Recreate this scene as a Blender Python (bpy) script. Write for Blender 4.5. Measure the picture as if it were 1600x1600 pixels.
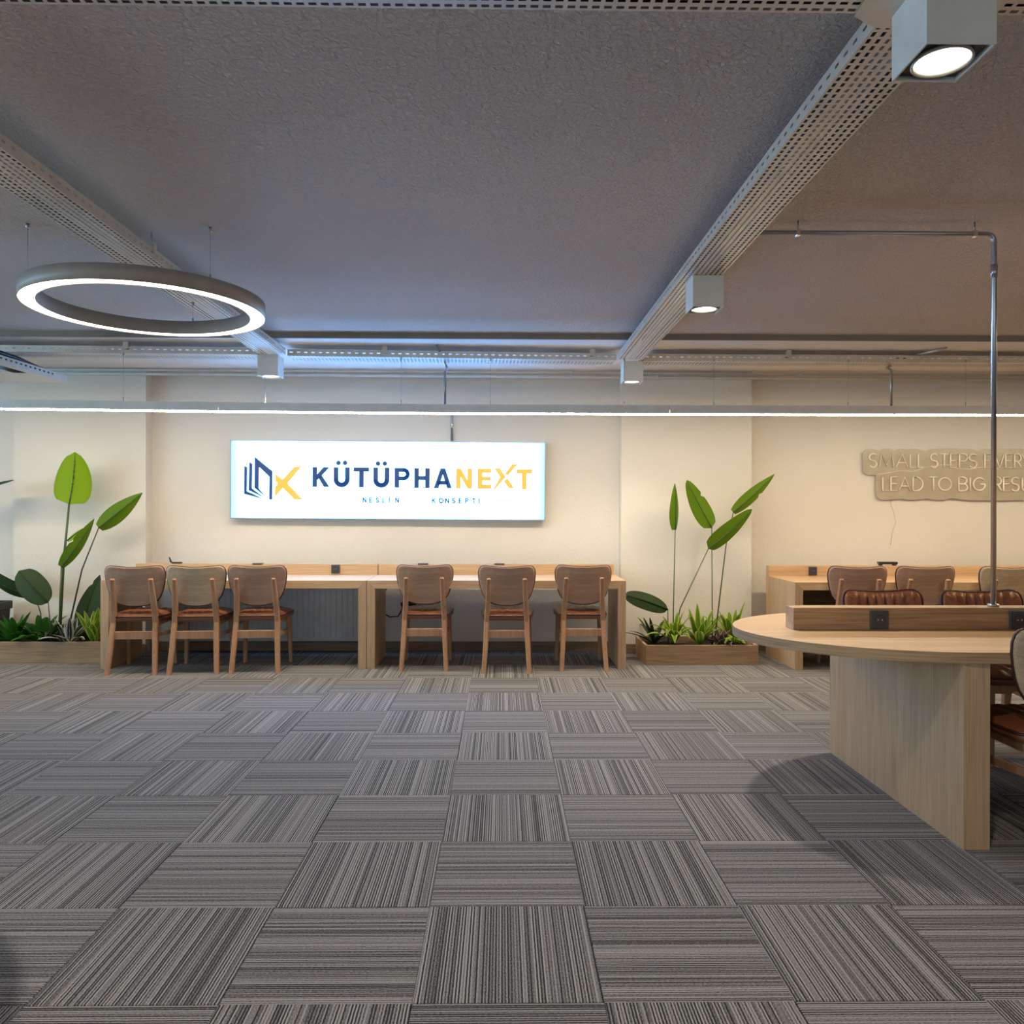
import bpy, bmesh, math, random
from mathutils import Vector, Matrix
PI = math.pi
rad = math.radians
for o in list(bpy.data.objects):
    bpy.data.objects.remove(o)
S = bpy.context.scene
C = S.collection

# ------------------------------------------------------------------ camera, world, light, exposure
cam = bpy.data.objects.new('camera', bpy.data.cameras.new('camera'))
C.objects.link(cam)
cam.data.sensor_width = 36
cam.data.lens = 36 * 1225 / 1600
cam.data.clip_start = 0.05
cam.matrix_world = (Matrix.Translation((0, 0, 1.277)) @ Matrix.Rotation(rad(-0.75), 4, 'Z')
                    @ Matrix.Rotation(rad(90), 4, 'X') @ Matrix.Rotation(rad(0.12), 4, 'Z'))
S.camera = cam

W = bpy.data.worlds.new('world')
S.world = W
W.use_nodes = True
W.node_tree.nodes['Background'].inputs[0].default_value = (0.72, 0.86, 1.0, 1)
W.node_tree.nodes['Background'].inputs[1].default_value = 0.8

# soft frontal fill light added behind the camera, and
# daylight entering through the windows of the left hand wall (off frame)
def area(name, loc, rot, sx, sy, power, col):
    d = bpy.data.lights.new(name, 'AREA')
    d.shape = 'RECTANGLE'; d.size = sx; d.size_y = sy; d.energy = power; d.color = col
    o = bpy.data.objects.new(name, d); C.objects.link(o)
    o.location = loc; o.rotation_euler = rot
    return o
area('rear_fill_light', (0, -4.9, 1.5), (rad(90), 0, 0), 9, 2.0, 38, (1.0, 0.93, 0.84))
area('window_daylight', (-7.9, 2.2, 1.55), (0, rad(-90), 0), 1.7, 5.6, 210, (0.42, 0.72, 1.0))

S.view_settings.view_transform = 'Standard'
S.view_settings.look = 'None'
S.view_settings.gamma = 1
S.view_settings.use_curve_mapping = False
S.view_settings.exposure = 0.0

WARM = (1.0, 0.83, 0.60)          # linear pendant
RINGC = (1.0, 0.86, 0.68)
SPOTC = (1.0, 0.90, 0.76)
P_LINEAR = 95.0
P_RING = 9.5
P_SPOT = 112.0
P_SIGN = 14.0

# ------------------------------------------------------------------ materials
def new_mat(name):
    m = bpy.data.materials.new(name); m.use_nodes = True
    nt = m.node_tree
    return m, nt, nt.nodes['Principled BSDF']
def rgb(c): return (c[0], c[1], c[2], 1)
def plain(name, col, rough=0.5, metal=0.0, spec=0.5):
    m, nt, b = new_mat(name)
    n = nt.nodes.new('ShaderNodeTexNoise'); n.inputs['Scale'].default_value = 9; n.inputs['Detail'].default_value = 4
    tc = nt.nodes.new('ShaderNodeTexCoord'); nt.links.new(tc.outputs['Object'], n.inputs['Vector'])
    r = nt.nodes.new('ShaderNodeValToRGB')
    r.color_ramp.elements[0].color = rgb([k * 0.93 for k in col]); r.color_ramp.elements[1].color = rgb([min(1, k * 1.06) for k in col])
    r.color_ramp.elements[0].position = .3; r.color_ramp.elements[1].position = .7
    nt.links.new(n.outputs['Fac'], r.inputs['Fac']); nt.links.new(r.outputs['Color'], b.inputs['Base Color'])
    b.inputs['Roughness'].default_value = rough; b.inputs['Metallic'].default_value = metal
    b.inputs['Specular IOR Level'].default_value = spec
    return m
def emit(name, col, s):
    m, nt, b = new_mat(name)
    b.inputs['Base Color'].default_value = (0.8, 0.8, 0.8, 1)
    b.inputs['Emission Color'].default_value = rgb(col); b.inputs['Emission Strength'].default_value = s
    return m
def stucco(name, col, scale, strength, dist=0.01, rough=0.85):
    m, nt, b = new_mat(name)
    tc = nt.nodes.new('ShaderNodeTexCoord')
    n = nt.nodes.new('ShaderNodeTexNoise'); n.inputs['Scale'].default_value = scale; n.inputs['Detail'].default_value = 5; n.inputs['Roughness'].default_value = .6
    n.inputs['Distortion'].default_value = .8
    n2 = nt.nodes.new('ShaderNodeTexNoise'); n2.inputs['Scale'].default_value = .7; n2.inputs['Detail'].default_value = 3
    nt.links.new(tc.outputs['Object'], n.inputs['Vector']); nt.links.new(tc.outputs['Object'], n2.inputs['Vector'])
    bp = nt.nodes.new('ShaderNodeBump'); bp.inputs['Strength'].default_value = strength; bp.inputs['Distance'].default_value = dist
    nt.links.new(n.outputs['Fac'], bp.inputs['Height']); nt.links.new(bp.outputs['Normal'], b.inputs['Normal'])
    r = nt.nodes.new('ShaderNodeValToRGB')
    r.color_ramp.elements[0].color = rgb([k * 0.94 for k in col]); r.color_ramp.elements[1].color = rgb([min(1, k * 1.04) for k in col])
    r.color_ramp.elements[0].position = .35; r.color_ramp.elements[1].position = .65
    nt.links.new(n2.outputs['Fac'], r.inputs['Fac']); nt.links.new(r.outputs['Color'], b.inputs['Base Color'])
    b.inputs['Roughness'].default_value = rough; b.inputs['Specular IOR Level'].default_value = .25
    return m
def wood(name, c1, c2, axis, rough=0.45, fine=1.0, scale=1.0):
    """grain runs along axis 0/1/2 of the object"""
    m, nt, b = new_mat(name)
    tc = nt.nodes.new('ShaderNodeTexCoord')
    def noise(al, ac, detail, distort):
        mp = nt.nodes.new('ShaderNodeMapping'); v = [ac * scale] * 3
        for q in (axis if isinstance(axis, tuple) else (axis,)): v[q] = al * scale
        mp.inputs['Scale'].default_value = v
        n = nt.nodes.new('ShaderNodeTexNoise'); n.inputs['Scale'].default_value = 1; n.inputs['Detail'].default_value = detail
        n.inputs['Distortion'].default_value = distort
        nt.links.new(tc.outputs['Object'], mp.inputs['Vector']); nt.links.new(mp.outputs['Vector'], n.inputs['Vector'])
        return n
    a = noise(0.9, 14, 5, 1.2); f = noise(3.5, 190, 3, 0.2)
    r = nt.nodes.new('ShaderNodeValToRGB')
    r.color_ramp.elements[0].color = rgb(c1); r.color_ramp.elements[1].color = rgb(c2)
    r.color_ramp.elements[0].position = .32; r.color_ramp.elements[1].position = .68
    nt.links.new(a.outputs['Fac'], r.inputs['Fac'])
    r2 = nt.nodes.new('ShaderNodeValToRGB')
    d = 1 - .34 * fine
    r2.color_ramp.elements[0].color = (d, d * .97, d * .93, 1); r2.color_ramp.elements[1].color = (1, 1, 1, 1)
    r2.color_ramp.elements[0].position = .38; r2.color_ramp.elements[1].position = .55
    nt.links.new(f.outputs['Fac'], r2.inputs['Fac'])
    mx = nt.nodes.new('ShaderNodeMix'); mx.data_type = 'RGBA'; mx.blend_type = 'MULTIPLY'; mx.inputs['Factor'].default_value = 1
    nt.links.new(r.outputs['Color'], mx.inputs['A']); nt.links.new(r2.outputs['Color'], mx.inputs['B'])
    nt.links.new(mx.outputs['Result'], b.inputs['Base Color'])
    bp = nt.nodes.new('ShaderNodeBump'); bp.inputs['Strength'].default_value = .15; bp.inputs['Distance'].default_value = .002
    nt.links.new(f.outputs['Fac'], bp.inputs['Height']); nt.links.new(bp.outputs['Normal'], b.inputs['Normal'])
    b.inputs['Roughness'].default_value = rough; b.inputs['Specular IOR Level'].default_value = .4
    return m
def carpet(name, dark, light, stripes=True):
    m, nt, b = new_mat(name)
    tc = nt.nodes.new('ShaderNodeTexCoord'); oi = nt.nodes.new('ShaderNodeObjectInfo')
    sep = nt.nodes.new('ShaderNodeSeparateXYZ'); nt.links.new(tc.outputs['Object'], sep.inputs[0])
    def M(op, a, bb=None, c=None):
        n = nt.nodes.new('ShaderNodeMath'); n.operation = op
        for i, k in enumerate((a, bb, c)):
            if k is None: continue
            if isinstance(k, (int, float)): n.inputs[i].default_value = k
            else: nt.links.new(k, n.inputs[i])
        return n.outputs[0]
    off = M('MULTIPLY', oi.outputs['Random'], 371.0)
    # rows of loops: value by column, wandering slightly along the row
    wob = nt.nodes.new('ShaderNodeTexNoise'); wob.inputs['Scale'].default_value = 60; wob.inputs['Detail'].default_value = 1
    nt.links.new(tc.outputs['Object'], wob.inputs['Vector'])
    xw = M('ADD', sep.outputs['X'], M('MULTIPLY', wob.outputs['Fac'], 0.0022))
    def row(width, seed):
        q = M('FLOOR', M('DIVIDE', xw, width))
        w = nt.nodes.new('ShaderNodeTexWhiteNoise'); w.noise_dimensions = '1D'
        nt.links.new(M('ADD', M('ADD', q, off), seed), w.inputs['W'])
        return w.outputs['Value']
    par = M('MODULO', M('ABSOLUTE', M('FLOOR', M('DIVIDE', xw, .0044))), 2.0)
    v = M('ADD', M('MULTIPLY', row(.0044, 3.3), .58), M('MULTIPLY', par, .42))
    fib = nt.nodes.new('ShaderNodeTexNoise'); fib.inputs['Scale'].default_value = 1; fib.inputs['Detail'].default_value = 3
    mp = nt.nodes.new('ShaderNodeMapping'); mp.inputs['Scale'].default_value = (420, 130, 200)
    nt.links.new(tc.outputs['Object'], mp.inputs['Vector']); nt.links.new(mp.outputs['Vector'], fib.inputs['Vector'])
    v2 = M('ADD', v, M('MULTIPLY', M('SUBTRACT', fib.outputs['Fac'], .5), 1.0))
    r = nt.nodes.new('ShaderNodeValToRGB')
    e = r.color_ramp.elements
    e[0].position = .22; e[0].color = rgb(dark); e[1].position = .82; e[1].color = rgb(light)
    nt.links.new(v2, r.inputs['Fac']); nt.links.new(r.outputs['Color'], b.inputs['Base Color'])
    bp = nt.nodes.new('ShaderNodeBump'); bp.inputs['Strength'].default_value = .5; bp.inputs['Distance'].default_value = .003
    nt.links.new(v2, bp.inputs['Height']); nt.links.new(bp.outputs['Normal'], b.inputs['Normal'])
    b.inputs['Roughness'].default_value = .95; b.inputs['Specular IOR Level'].default_value = .1
    return m
def leafmat(name, c_mid, c_edge, c_vein, trans=0.35, edge_start=.75, streak=0.0):
    """u = across (0..1), v = along"""
    m, nt, b = new_mat(name)
    uv = nt.nodes.new('ShaderNodeUVMap'); sep = nt.nodes.new('ShaderNodeSeparateXYZ'); nt.links.new(uv.outputs[0], sep.inputs[0])
    def M(op, a, bb=None):
        n = nt.nodes.new('ShaderNodeMath'); n.operation = op
        for i, k in enumerate((a, bb)):
            if k is None: continue
            if isinstance(k, (int, float)): n.inputs[i].default_value = k
            else: nt.links.new(k, n.inputs[i])
        return n.outputs[0]
    ac = M('MULTIPLY', M('ABSOLUTE', M('SUBTRACT', sep.outputs['X'], .5)), 2)
    nz = nt.nodes.new('ShaderNodeTexNoise'); nz.inputs['Scale'].default_value = 1; nz.inputs['Detail'].default_value = 2
    mp = nt.nodes.new('ShaderNodeMapping'); mp.inputs['Scale'].default_value = (5, 34, 1) if not streak else (16, 3, 1)
    nt.links.new(uv.outputs[0], mp.inputs['Vector']); nt.links.new(mp.outputs['Vector'], nz.inputs['Vector'])
    acn = M('ADD', ac, M('MULTIPLY', M('SUBTRACT', nz.outputs['Fac'], .5), .25 + streak))
    r = nt.nodes.new('ShaderNodeValToRGB'); e = r.color_ramp.elements
    e[0].position = 0.0; e[0].color = rgb(c_vein)
    e[1].position = 1.0; e[1].color = rgb(c_edge)
    k = e.new(.05); k.color = rgb(c_mid)
    k = e.new(edge_start); k.color = rgb(c_mid)
    nt.links.new(acn, r.inputs['Fac'])
    nt.links.new(r.outputs['Color'], b.inputs['Base Color'])
    b.inputs['Roughness'].default_value = .55; b.inputs['Specular IOR Level'].default_value = .18
    bp = nt.nodes.new('ShaderNodeBump'); bp.inputs['Strength'].default_value = .25; bp.inputs['Distance'].default_value = .004
    nt.links.new(nz.outputs['Fac'], bp.inputs['Height']); nt.links.new(bp.outputs['Normal'], b.inputs['Normal'])
    tr = nt.nodes.new('ShaderNodeBsdfTranslucent'); nt.links.new(r.outputs['Color'], tr.inputs['Color'])
    mx = nt.nodes.new('ShaderNodeMixShader'); mx.inputs[0].default_value = trans
    out = nt.nodes['Material Output']
    nt.links.new(b.outputs[0], mx.inputs[1]); nt.links.new(tr.outputs[0], mx.inputs[2]); nt.links.new(mx.outputs[0], out.inputs[0])
    return m
def signmat(name):
    """backlit acrylic face: brighter in the middle, dimmer and cooler towards its edges where the LED bars end"""
    m, nt, b = new_mat(name)
    tc = nt.nodes.new('ShaderNodeTexCoord'); sep = nt.nodes.new('ShaderNodeSeparateXYZ'); nt.links.new(tc.outputs['Object'], sep.inputs[0])
    def M(op, a, bb=None):
        n = nt.nodes.new('ShaderNodeMath'); n.operation = op
        for i, k in enumerate((a, bb)):
            if k is None: continue
            if isinstance(k, (int, float)): n.inputs[i].default_value = k
            else: nt.links.new(k, n.inputs[i])
        return n.outputs[0]
    dx = M('MINIMUM', sep.outputs['X'], M('SUBTRACT', 2.862, sep.outputs['X']))
    dz = M('MINIMUM', sep.outputs['Z'], M('SUBTRACT', .714, sep.outputs['Z']))
    f = M('MULTIPLY', M('MINIMUM', M('DIVIDE', dx, .30), 1), M('ADD', .75, M('MULTIPLY', M('MINIMUM', M('DIVIDE', dz, .1), 1), .25)))
    r = nt.nodes.new('ShaderNodeValToRGB'); e = r.color_ramp.elements
    e[0].position = 0; e[0].color = (.022, .058, .077, 1); e[1].position = 1; e[1].color = (.12, .52, 1.35, 1)
    k = e.new(.38); k.color = (.077, .15, .22, 1)
    nt.links.new(f, r.inputs['Fac'])
    b.inputs['Base Color'].default_value = (.22, .24, .26, 1)
    nt.links.new(r.outputs['Color'], b.inputs['Emission Color']); b.inputs['Emission Strength'].default_value = P_SIGN
    b.inputs['Roughness'].default_value = .3
    m.cycles.emission_sampling = 'FRONT'
    return m

OAK1, OAK2 = (.54, .35, .19), (.62, .42, .24)
M_WALL = stucco('wall_plaster', (.735, .69, .605), 55, .42, .012)
M_CEIL = stucco('ceiling_roughcast', (.82, .69, .585), 60, 1.0, .032)
M_SOFF = stucco('soffit_roughcast', (.84, .77, .69), 60, .6, .015)
M_CARPET = carpet('carpet_loop_stripe', (.030, .029, .029), (.33, .318, .312))
M_STEP = plain('ceiling_step_shade_brown', (.27, .235, .19), .8)  # dark brown stands in for the shade on the ceiling step's face
M_RINGB = plain('ring_body_taupe', (.40, .36, .31), .5)
M_CARPETB = plain('carpet_underlay', (.06, .056, .055), .95, 0, .1)
M_OAKX = wood('oak_grain_x', OAK1, OAK2, 0, .42, .6)
M_OAKY = wood('oak_grain_y', OAK1, OAK2, 1, .42, .6)
M_OAKZ = wood('oak_grain_z_shaded', (.45, .295, .165), (.53, .36, .21), 2, .42, .55)  # oak darkened for upright panels, which stand in weaker light than the tops
M_OAKE = wood('oak_edge_band', (.40, .25, .13), (.52, .34, .19), (0, 1), .45, 1.0)
M_OAKDIV = wood('oak_divider_shaded', (.38, .225, .11), (.55, .36, .195), 0, .45, .8, .9)  # same oak as the table, toned down for the shade on its front
M_PLANT = wood('planter_oak_shaded', (.29, .185, .095), (.38, .25, .135), 0)  # oak darkened to stand in for weaker light on the upright boards
M_BASEB = wood('baseboard_oak', (.22, .14, .08), (.30, .20, .12), 0)
M_BEECH = wood('chair_beech', (.35, .175, .088), (.46, .25, .135), 2, .4, .5)
M_PLY = wood('chair_plywood_tan', (.34, .205, .135), (.44, .275, .185), 0, .35, .4)
M_PLY2 = wood('chair_plywood_pale', (.42, .31, .19), (.52, .39, .25), 0, .35, .4)
M_LEATHER = plain('brown_leather', (.20, .068, .028), .38)
M_PIPING = plain('dark_piping', (.045, .013, .009), .45)
M_TRAY = plain('tray_galvanised', (.68, .62, .53), .42, .25)
M_LAMPGREY = plain('lamp_grey_paint', (.80, .76, .68), .5)
M_LAMPIN = plain('lamp_inner_dark', (.05, .047, .04), .5)
M_RIM = plain('lamp_rim', (.45, .43, .38), .35, .5)
M_STEEL = plain('conduit_steel', (.42, .42, .43), .28, .85)
M_PIPEW = plain('conduit_painted', (.66, .64, .60), .5)
M_RAD = plain('radiator_enamel', (.55, .58, .60), .4)
M_BLACK = plain('black_plastic', (.012, .012, .013), .4)
M_SOCKET = plain('socket_anthracite', (.045, .045, .048), .45)
M_SOCKETIN = plain('socket_well', (.015, .015, .016), .4)
M_SOIL = plain('soil', (.05, .033, .022), .95)
M_SIGNEDGE = plain('sign_frame', (.30, .42, .55), .35, .4)
M_SIGN = signmat('sign_backlit_face')
M_NAVY = emit('sign_navy_print', (.010, .045, .16), 1.0); M_NAVY.node_tree.nodes['Principled BSDF'].inputs['Base Color'].default_value = (.01, .02, .06, 1)
M_YEL = emit('sign_yellow_print', (1.0, .53, .075), .84); M_YEL.node_tree.nodes['Principled BSDF'].inputs['Base Color'].default_value = (.3, .2, .03, 1)
M_PALE = emit('sign_pale_print', (.86, .84, .78), .92)
M_GREY = emit('sign_grey_print', (.18, .25, .33), 1.0)
M_ACRY = plain('acrylic_backing', (.44, .385, .28), .25)  # opaque tone below the wall's, stands in for the clear acrylic's shadow
M_NEON = plain('neon_tube_unlit', (.84, .77, .62), .3)
M_LIN = emit('linear_diffuser', WARM, P_LINEAR)
M_JOINT = emit('linear_joint_glow', WARM, 2.5)
M_RING = emit('ring_diffuser', RINGC, P_RING)
M_RINGW = emit('ring_diffuser_warm', (1.0, .76, .46), 52)
M_SPOT = emit('downlight_lens', (1.0, .90, .72), 14)
M_GLASS = emit('window_daylit_pane', (.6, .8, 1.0), .8)
M_LEAFB = leafmat('leaf_lime', (.25, .42, .012), (.22, .36, .01), (.06, .14, .01), .45)
M_LEAFG = leafmat('leaf_green', (.115, .215, .008), (.11, .18, .006), (.03, .07, .006), .35)
M_LEAFD = leafmat('leaf_dark', (.026, .050, .014), (.022, .042, .012), (.10, .13, .06), .1)
M_LEAFV = leafmat('leaf_variegated_yellow', (.085, .22, .014), (.66, .68, .12), (.50, .58, .10), .28, .46, .35)
M_LEAFW = leafmat('leaf_white_edged', (.025, .028, .022), (.78, .80, .66), (.60, .62, .52), .15, .42, .25)
M_LEAFF = leafmat('leaf_fern', (.035, .15, .012), (.025, .10, .01), (.05, .18, .02), .2)
M_LEAFP = leafmat('leaf_purple', (.05, .03, .03), (.42, .34, .28), (.30, .22, .2), .1, .6, .4)
M_STEM = plain('stem_green', (.05, .085, .025), .5)
M_STEMD = plain('stem_dark', (.035, .045, .03), .5)
M_POT = plain('dark_pot', (.035, .03, .026), .6)
M_CHROME = plain('chrome', (.7, .7, .7), .15, 1)

# ------------------------------------------------------------------ mesh helpers
class MB:
    def __init__(s): s.v = []; s.f = []; s.uv = None; s.smooth = set()
    def add(s, vs, fs, smooth=False):
        o = len(s.v); s.v += [tuple(v) for v in vs]
        for f in fs:
            if smooth: s.smooth.add(len(s.f))
            s.f.append(tuple(i + o for i in f))
        return s
    def box(s, x0, x1, y0, y1, z0, z1):
        return s.add([(x0,y0,z0),(x1,y0,z0),(x1,y1,z0),(x0,y1,z0),(x0,y0,z1),(x1,y0,z1),(x1,y1,z1),(x0,y1,z1)],
                     [(0,3,2,1),(4,5,6,7),(0,1,5,4),(1,2,6,5),(2,3,7,6),(3,0,4,7)])
    def tube(s, pts, r, n=8, caps=True, flat=False):
        """round tube along pts; r scalar or list"""
        pts = [Vector(p) for p in pts]; k = len(pts); rs = r if isinstance(r, (list, tuple)) else [r] * k
        up = Vector((0, 0, 1))
        t0 = (pts[1] - pts[0]).normalized()
        if abs(t0.z) > .95: up = Vector((0, 1, 0))
        vs = []; side = None
        for i in range(k):
            t = (pts[min(i + 1, k - 1)] - pts[max(i - 1, 0)]).normalized()
            if side is None: side = t.cross(up).normalized()
            else: side = (side - t * side.dot(t)).normalized()
            w = side.cross(t).normalized()
            for j in range(n):
                a = 2 * PI * j / n
                vs.append(pts[i] + side * (rs[i] * math.cos(a)) + w * (rs[i] * math.sin(a)))
        fs = [(i*n+j, i*n+(j+1)%n, (i+1)*n+(j+1)%n, (i+1)*n+j) for i in range(k-1) for j in range(n)]
        s.add(vs, fs, True)
        if caps:
            o = len(s.v) - k * n
            s.f.append(tuple(o + j for j in range(n))[::-1]); s.f.append(tuple(o + (k-1)*n + j for j in range(n)))
        return s
    def bar(s, pts, sizes):
        """rounded square section bar, axis mostly vertical; sizes = (wx, wy) per point"""
        vs = []; n = 8
        for p, (wx, wy) in zip(pts, sizes):
            c = .62
            for (a, b) in ((1,-c),(1,c),(c,1),(-c,1),(-1,c),(-1,-c),(-c,-1),(c,-1)):
                vs.append((p[0] + a * wx / 2, p[1] + b * wy / 2, p[2]))
        k = len(pts)
        fs = [(i*n+j, i*n+(j+1)%n, (i+1)*n+(j+1)%n, (i+1)*n+j) for i in range(k-1) for j in range(n)]
        fs.append(tuple(range(n))[::-1]); fs.append(tuple((k-1)*n + j for j in range(n)))
        return s.add(vs, fs)
    def prism(s, poly, axis, a, b):
        """extrude a 2D outline (list of 2-tuples) along axis between a and b"""
        n = len(poly)
        def P(u, w, t): return {0: (t, u, w), 1: (u, t, w), 2: (u, w, t)}[axis]
        vs = [P(u, w, a) for u, w in poly] + [P(u, w, b) for u, w in poly]
        return s.add(vs, [tuple(range(n))[::-1], tuple(range(n, 2 * n))] + [(i, (i+1)%n, n+(i+1)%n, n+i) for i in range(n)])
    def lathe(s, prof, n=48, c=(0, 0, 0), closed=False):
        k = len(prof)
        vs = [(c[0] + r * math.cos(2*PI*j/n), c[1] + r * math.sin(2*PI*j/n), c[2] + z) for r, z in prof for j in range(n)]
        rng = range(k) if closed else range(k - 1)
        return s.add(vs, [(i*n+j, i*n+(j+1)%n, ((i+1)%k)*n+(j+1)%n, ((i+1)%k)*n+j) for i in rng for j in range(n)], True)
    def mesh(s, name, mat, bevel=0):
        me = bpy.data.meshes.new(name)
        me.from_pydata(s.v, [], s.f)
        if s.smooth:
            for i in s.smooth: me.polygons[i].use_smooth = True
        if s.uv:
            L = me.uv_layers.new(name='UVMap')
            for lp in me.loops: L.data[lp.index].uv = s.uv[lp.vertex_index]
        bm = bmesh.new(); bm.from_mesh(me)
        bmesh.ops.recalc_face_normals(bm, faces=bm.faces)
        if bevel:
            es = [e for e in bm.edges if len(e.link_faces) == 2 and e.calc_face_angle(0) > .6]
            bmesh.ops.bevel(bm, geom=es, offset=bevel, segments=1, affect='EDGES', clamp_overlap=True)
        bm.to_mesh(me); bm.free()
        me.materials.append(mat)
        return me
    def obj(s, name, mat, parent=None, bevel=0):
        return put(name, s.mesh(name, mat, bevel), parent)

def put(name, me, parent=None, loc=None, rz=0):
    o = bpy.data.objects.new(name, me); C.objects.link(o)
    if parent: o.parent = parent
    if loc: o.location = loc
    if rz: o.rotation_euler = (0, 0, rz)
    return o
def tag(o, label, cat, group=None):
    o['label'] = label; o['category'] = cat
    if group: o['group'] = group
    return o
def thing(name, label, cat, loc=(0, 0, 0), rz=0, group=None):
    o = bpy.data.objects.new(name, None); C.objects.link(o)
    o.empty_display_size = .1
    o.location = loc; o.rotation_euler = (0, 0, rz)
    return tag(o, label, cat, group)
def struct(o):
    o['kind'] = 'structure'; return o
def box(name, mat, parent, x0, x1, y0, y1, z0, z1, bevel=0):
    return MB().box(x0, x1, y0, y1, z0, z1).obj(name, mat, parent, bevel)
def copy_thing(root, loc, rz, label, group=None):
    r = root.copy(); C.objects.link(r); r.location = loc; r.rotation_euler = (0, 0, rz); r['label'] = label
    if group: r['group'] = group
    for ch in list(root.children):
        c = ch.copy(); C.objects.link(c); c.parent = r
        for g in list(ch.children):
            d = g.copy(); C.objects.link(d); d.parent = c
    return r
def arc(cx, cz, r, a0, a1, n):
    return [(cx + r * math.cos(rad(a0 + (a1 - a0) * i / n)), cz + r * math.sin(rad(a0 + (a1 - a0) * i / n))) for i in range(n + 1)]

# ------------------------------------------------------------------ the setting
YW, YP = 7.23, 7.10                                # recess plane and pilaster plane of the back wall
CEIL, SOFF, YS = 2.605, 2.562, 5.84
floor = struct(box('floor', M_CARPETB, None, -8, 8, -5, 7.4, -.1, -.008))
tm = MB(); h = .2496; c = .0015; t = .007
tm.add([(-h,-h,-t),(h,-h,-t),(h,h,-t),(-h,h,-t),(-h,-h,-c),(h,-h,-c),(h,h,-c),(-h,h,-c),
        (-h+c,-h+c,0),(h-c,-h+c,0),(h-c,h-c,0),(-h+c,h-c,0)],
       [(0,3,2,1),(0,1,5,4),(1,2,6,5),(2,3,7,6),(3,0,4,7),(4,5,9,8),(5,6,10,9),(6,7,11,10),(7,4,8,11),(8,9,10,11)])
tile_mesh = tm.mesh('carpet_tile', M_CARPET)
for j in range(-2, 11):
    y = 2.04 + .25 + .5 * j
    for i in range(-10, 11):
        x = .27 - .25 + .5 * i
        if abs(x) > .68 * max(y, 1.4) + .9: continue
        o = put('carpet_tile', tile_mesh, floor, (x, y, 0), 0 if (i + j) % 2 == 0 else PI / 2)
struct(box('ceiling', M_CEIL, None, -8, 8, -5, YS, CEIL, CEIL + .12))
struct(box('ceiling_soffit', M_SOFF, None, -8, 8, YS, 7.4, SOFF, CEIL + .12))
struct(box('step_shade_strip', M_STEP, None, -8, 8, YS - .012, YS, SOFF + .001, CEIL))  # strip added to darken the shaded front of the step
struct(box('wall_back', M_WALL, None, -8, 8, YW, 7.4, -.02, SOFF))
for nm, a, b in (('wall_pilaster_left', -4.385, -3.205), ('wall_pilaster_right', 1.083, 2.272)):
    struct(box(nm, M_WALL, None, a, b, YP, YW, -.005, SOFF))
struct(box('wall_right', M_WALL, None, 8, 8.15, -5, 7.4, -.02, CEIL))
struct(MB().box(-8, -4.6, -5.15, -5, -.02, CEIL).box(4.6, 8, -5.15, -5, -.02, CEIL).box(-4.6, 4.6, -5.15, -5, -.02, .45).box(-4.6, 4.6, -5.15, -5, 2.55, CEIL).obj('wall_rear', M_WALL))
w2 = struct(MB().box(-4.6, 4.6, -5.12, -5.08, .45, .52).box(-4.6, 4.6, -5.12, -5.08, 2.48, 2.55).obj('added_rear_window', M_LAMPGREY))  # rear window added to go with the fill light in front of it
for k in range(6):
    x = -4.57 + k * 1.828; box('window_mullion', M_LAMPGREY, w2, x - .03, x + .03, -5.12, -5.08, .52, 2.48)
for k in range(5):
    x = -4.57 + k * 1.828; box('window_pane', M_GLASS, w2, x + .03, x + 1.798, -5.105, -5.095, .52, 2.48)
wl = MB()
wl.box(-8.15, -8, -5, -.9, -.02, CEIL).box(-8.15, -8, 5.3, 7.4, -.02, CEIL).box(-8.15, -8, -.9, 5.3, -.02, .6).box(-8.15, -8, -.9, 5.3, 2.45, CEIL)
struct(wl.obj('wall_left', M_WALL))
wn = struct(MB().box(-8.12, -8.08, -.9, 5.3, .6, .66).box(-8.12, -8.08, -.9, 5.3, 2.39, 2.45).obj('window_1', M_LAMPGREY))
for k in range(5):
    y = -.87 + k * 1.535; box('window_mullion', M_LAMPGREY, wn, -8.12, -8.08, y - .03, y + .03, .66, 2.39)
for k in range(4):
    y = -.87 + k * 1.535; box('window_pane', M_GLASS, wn, -8.105, -8.095, y + .03, y + 1.505, .66, 2.39)
bb = [('baseboard_left_recess', -8, -4.385, YW), ('baseboard_left_pilaster', -4.4, -3.19, YP), ('baseboard_middle', -3.205, 1.083, YW),
      ('baseboard_right_pilaster', 1.068, 2.287, YP), ('baseboard_right_recess', 2.272, 8, YW)]
for nm, a, b, y in bb:
    struct(box(nm, M_BASEB, None, a, b, y - .016, y, 0, .085, .003))

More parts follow.
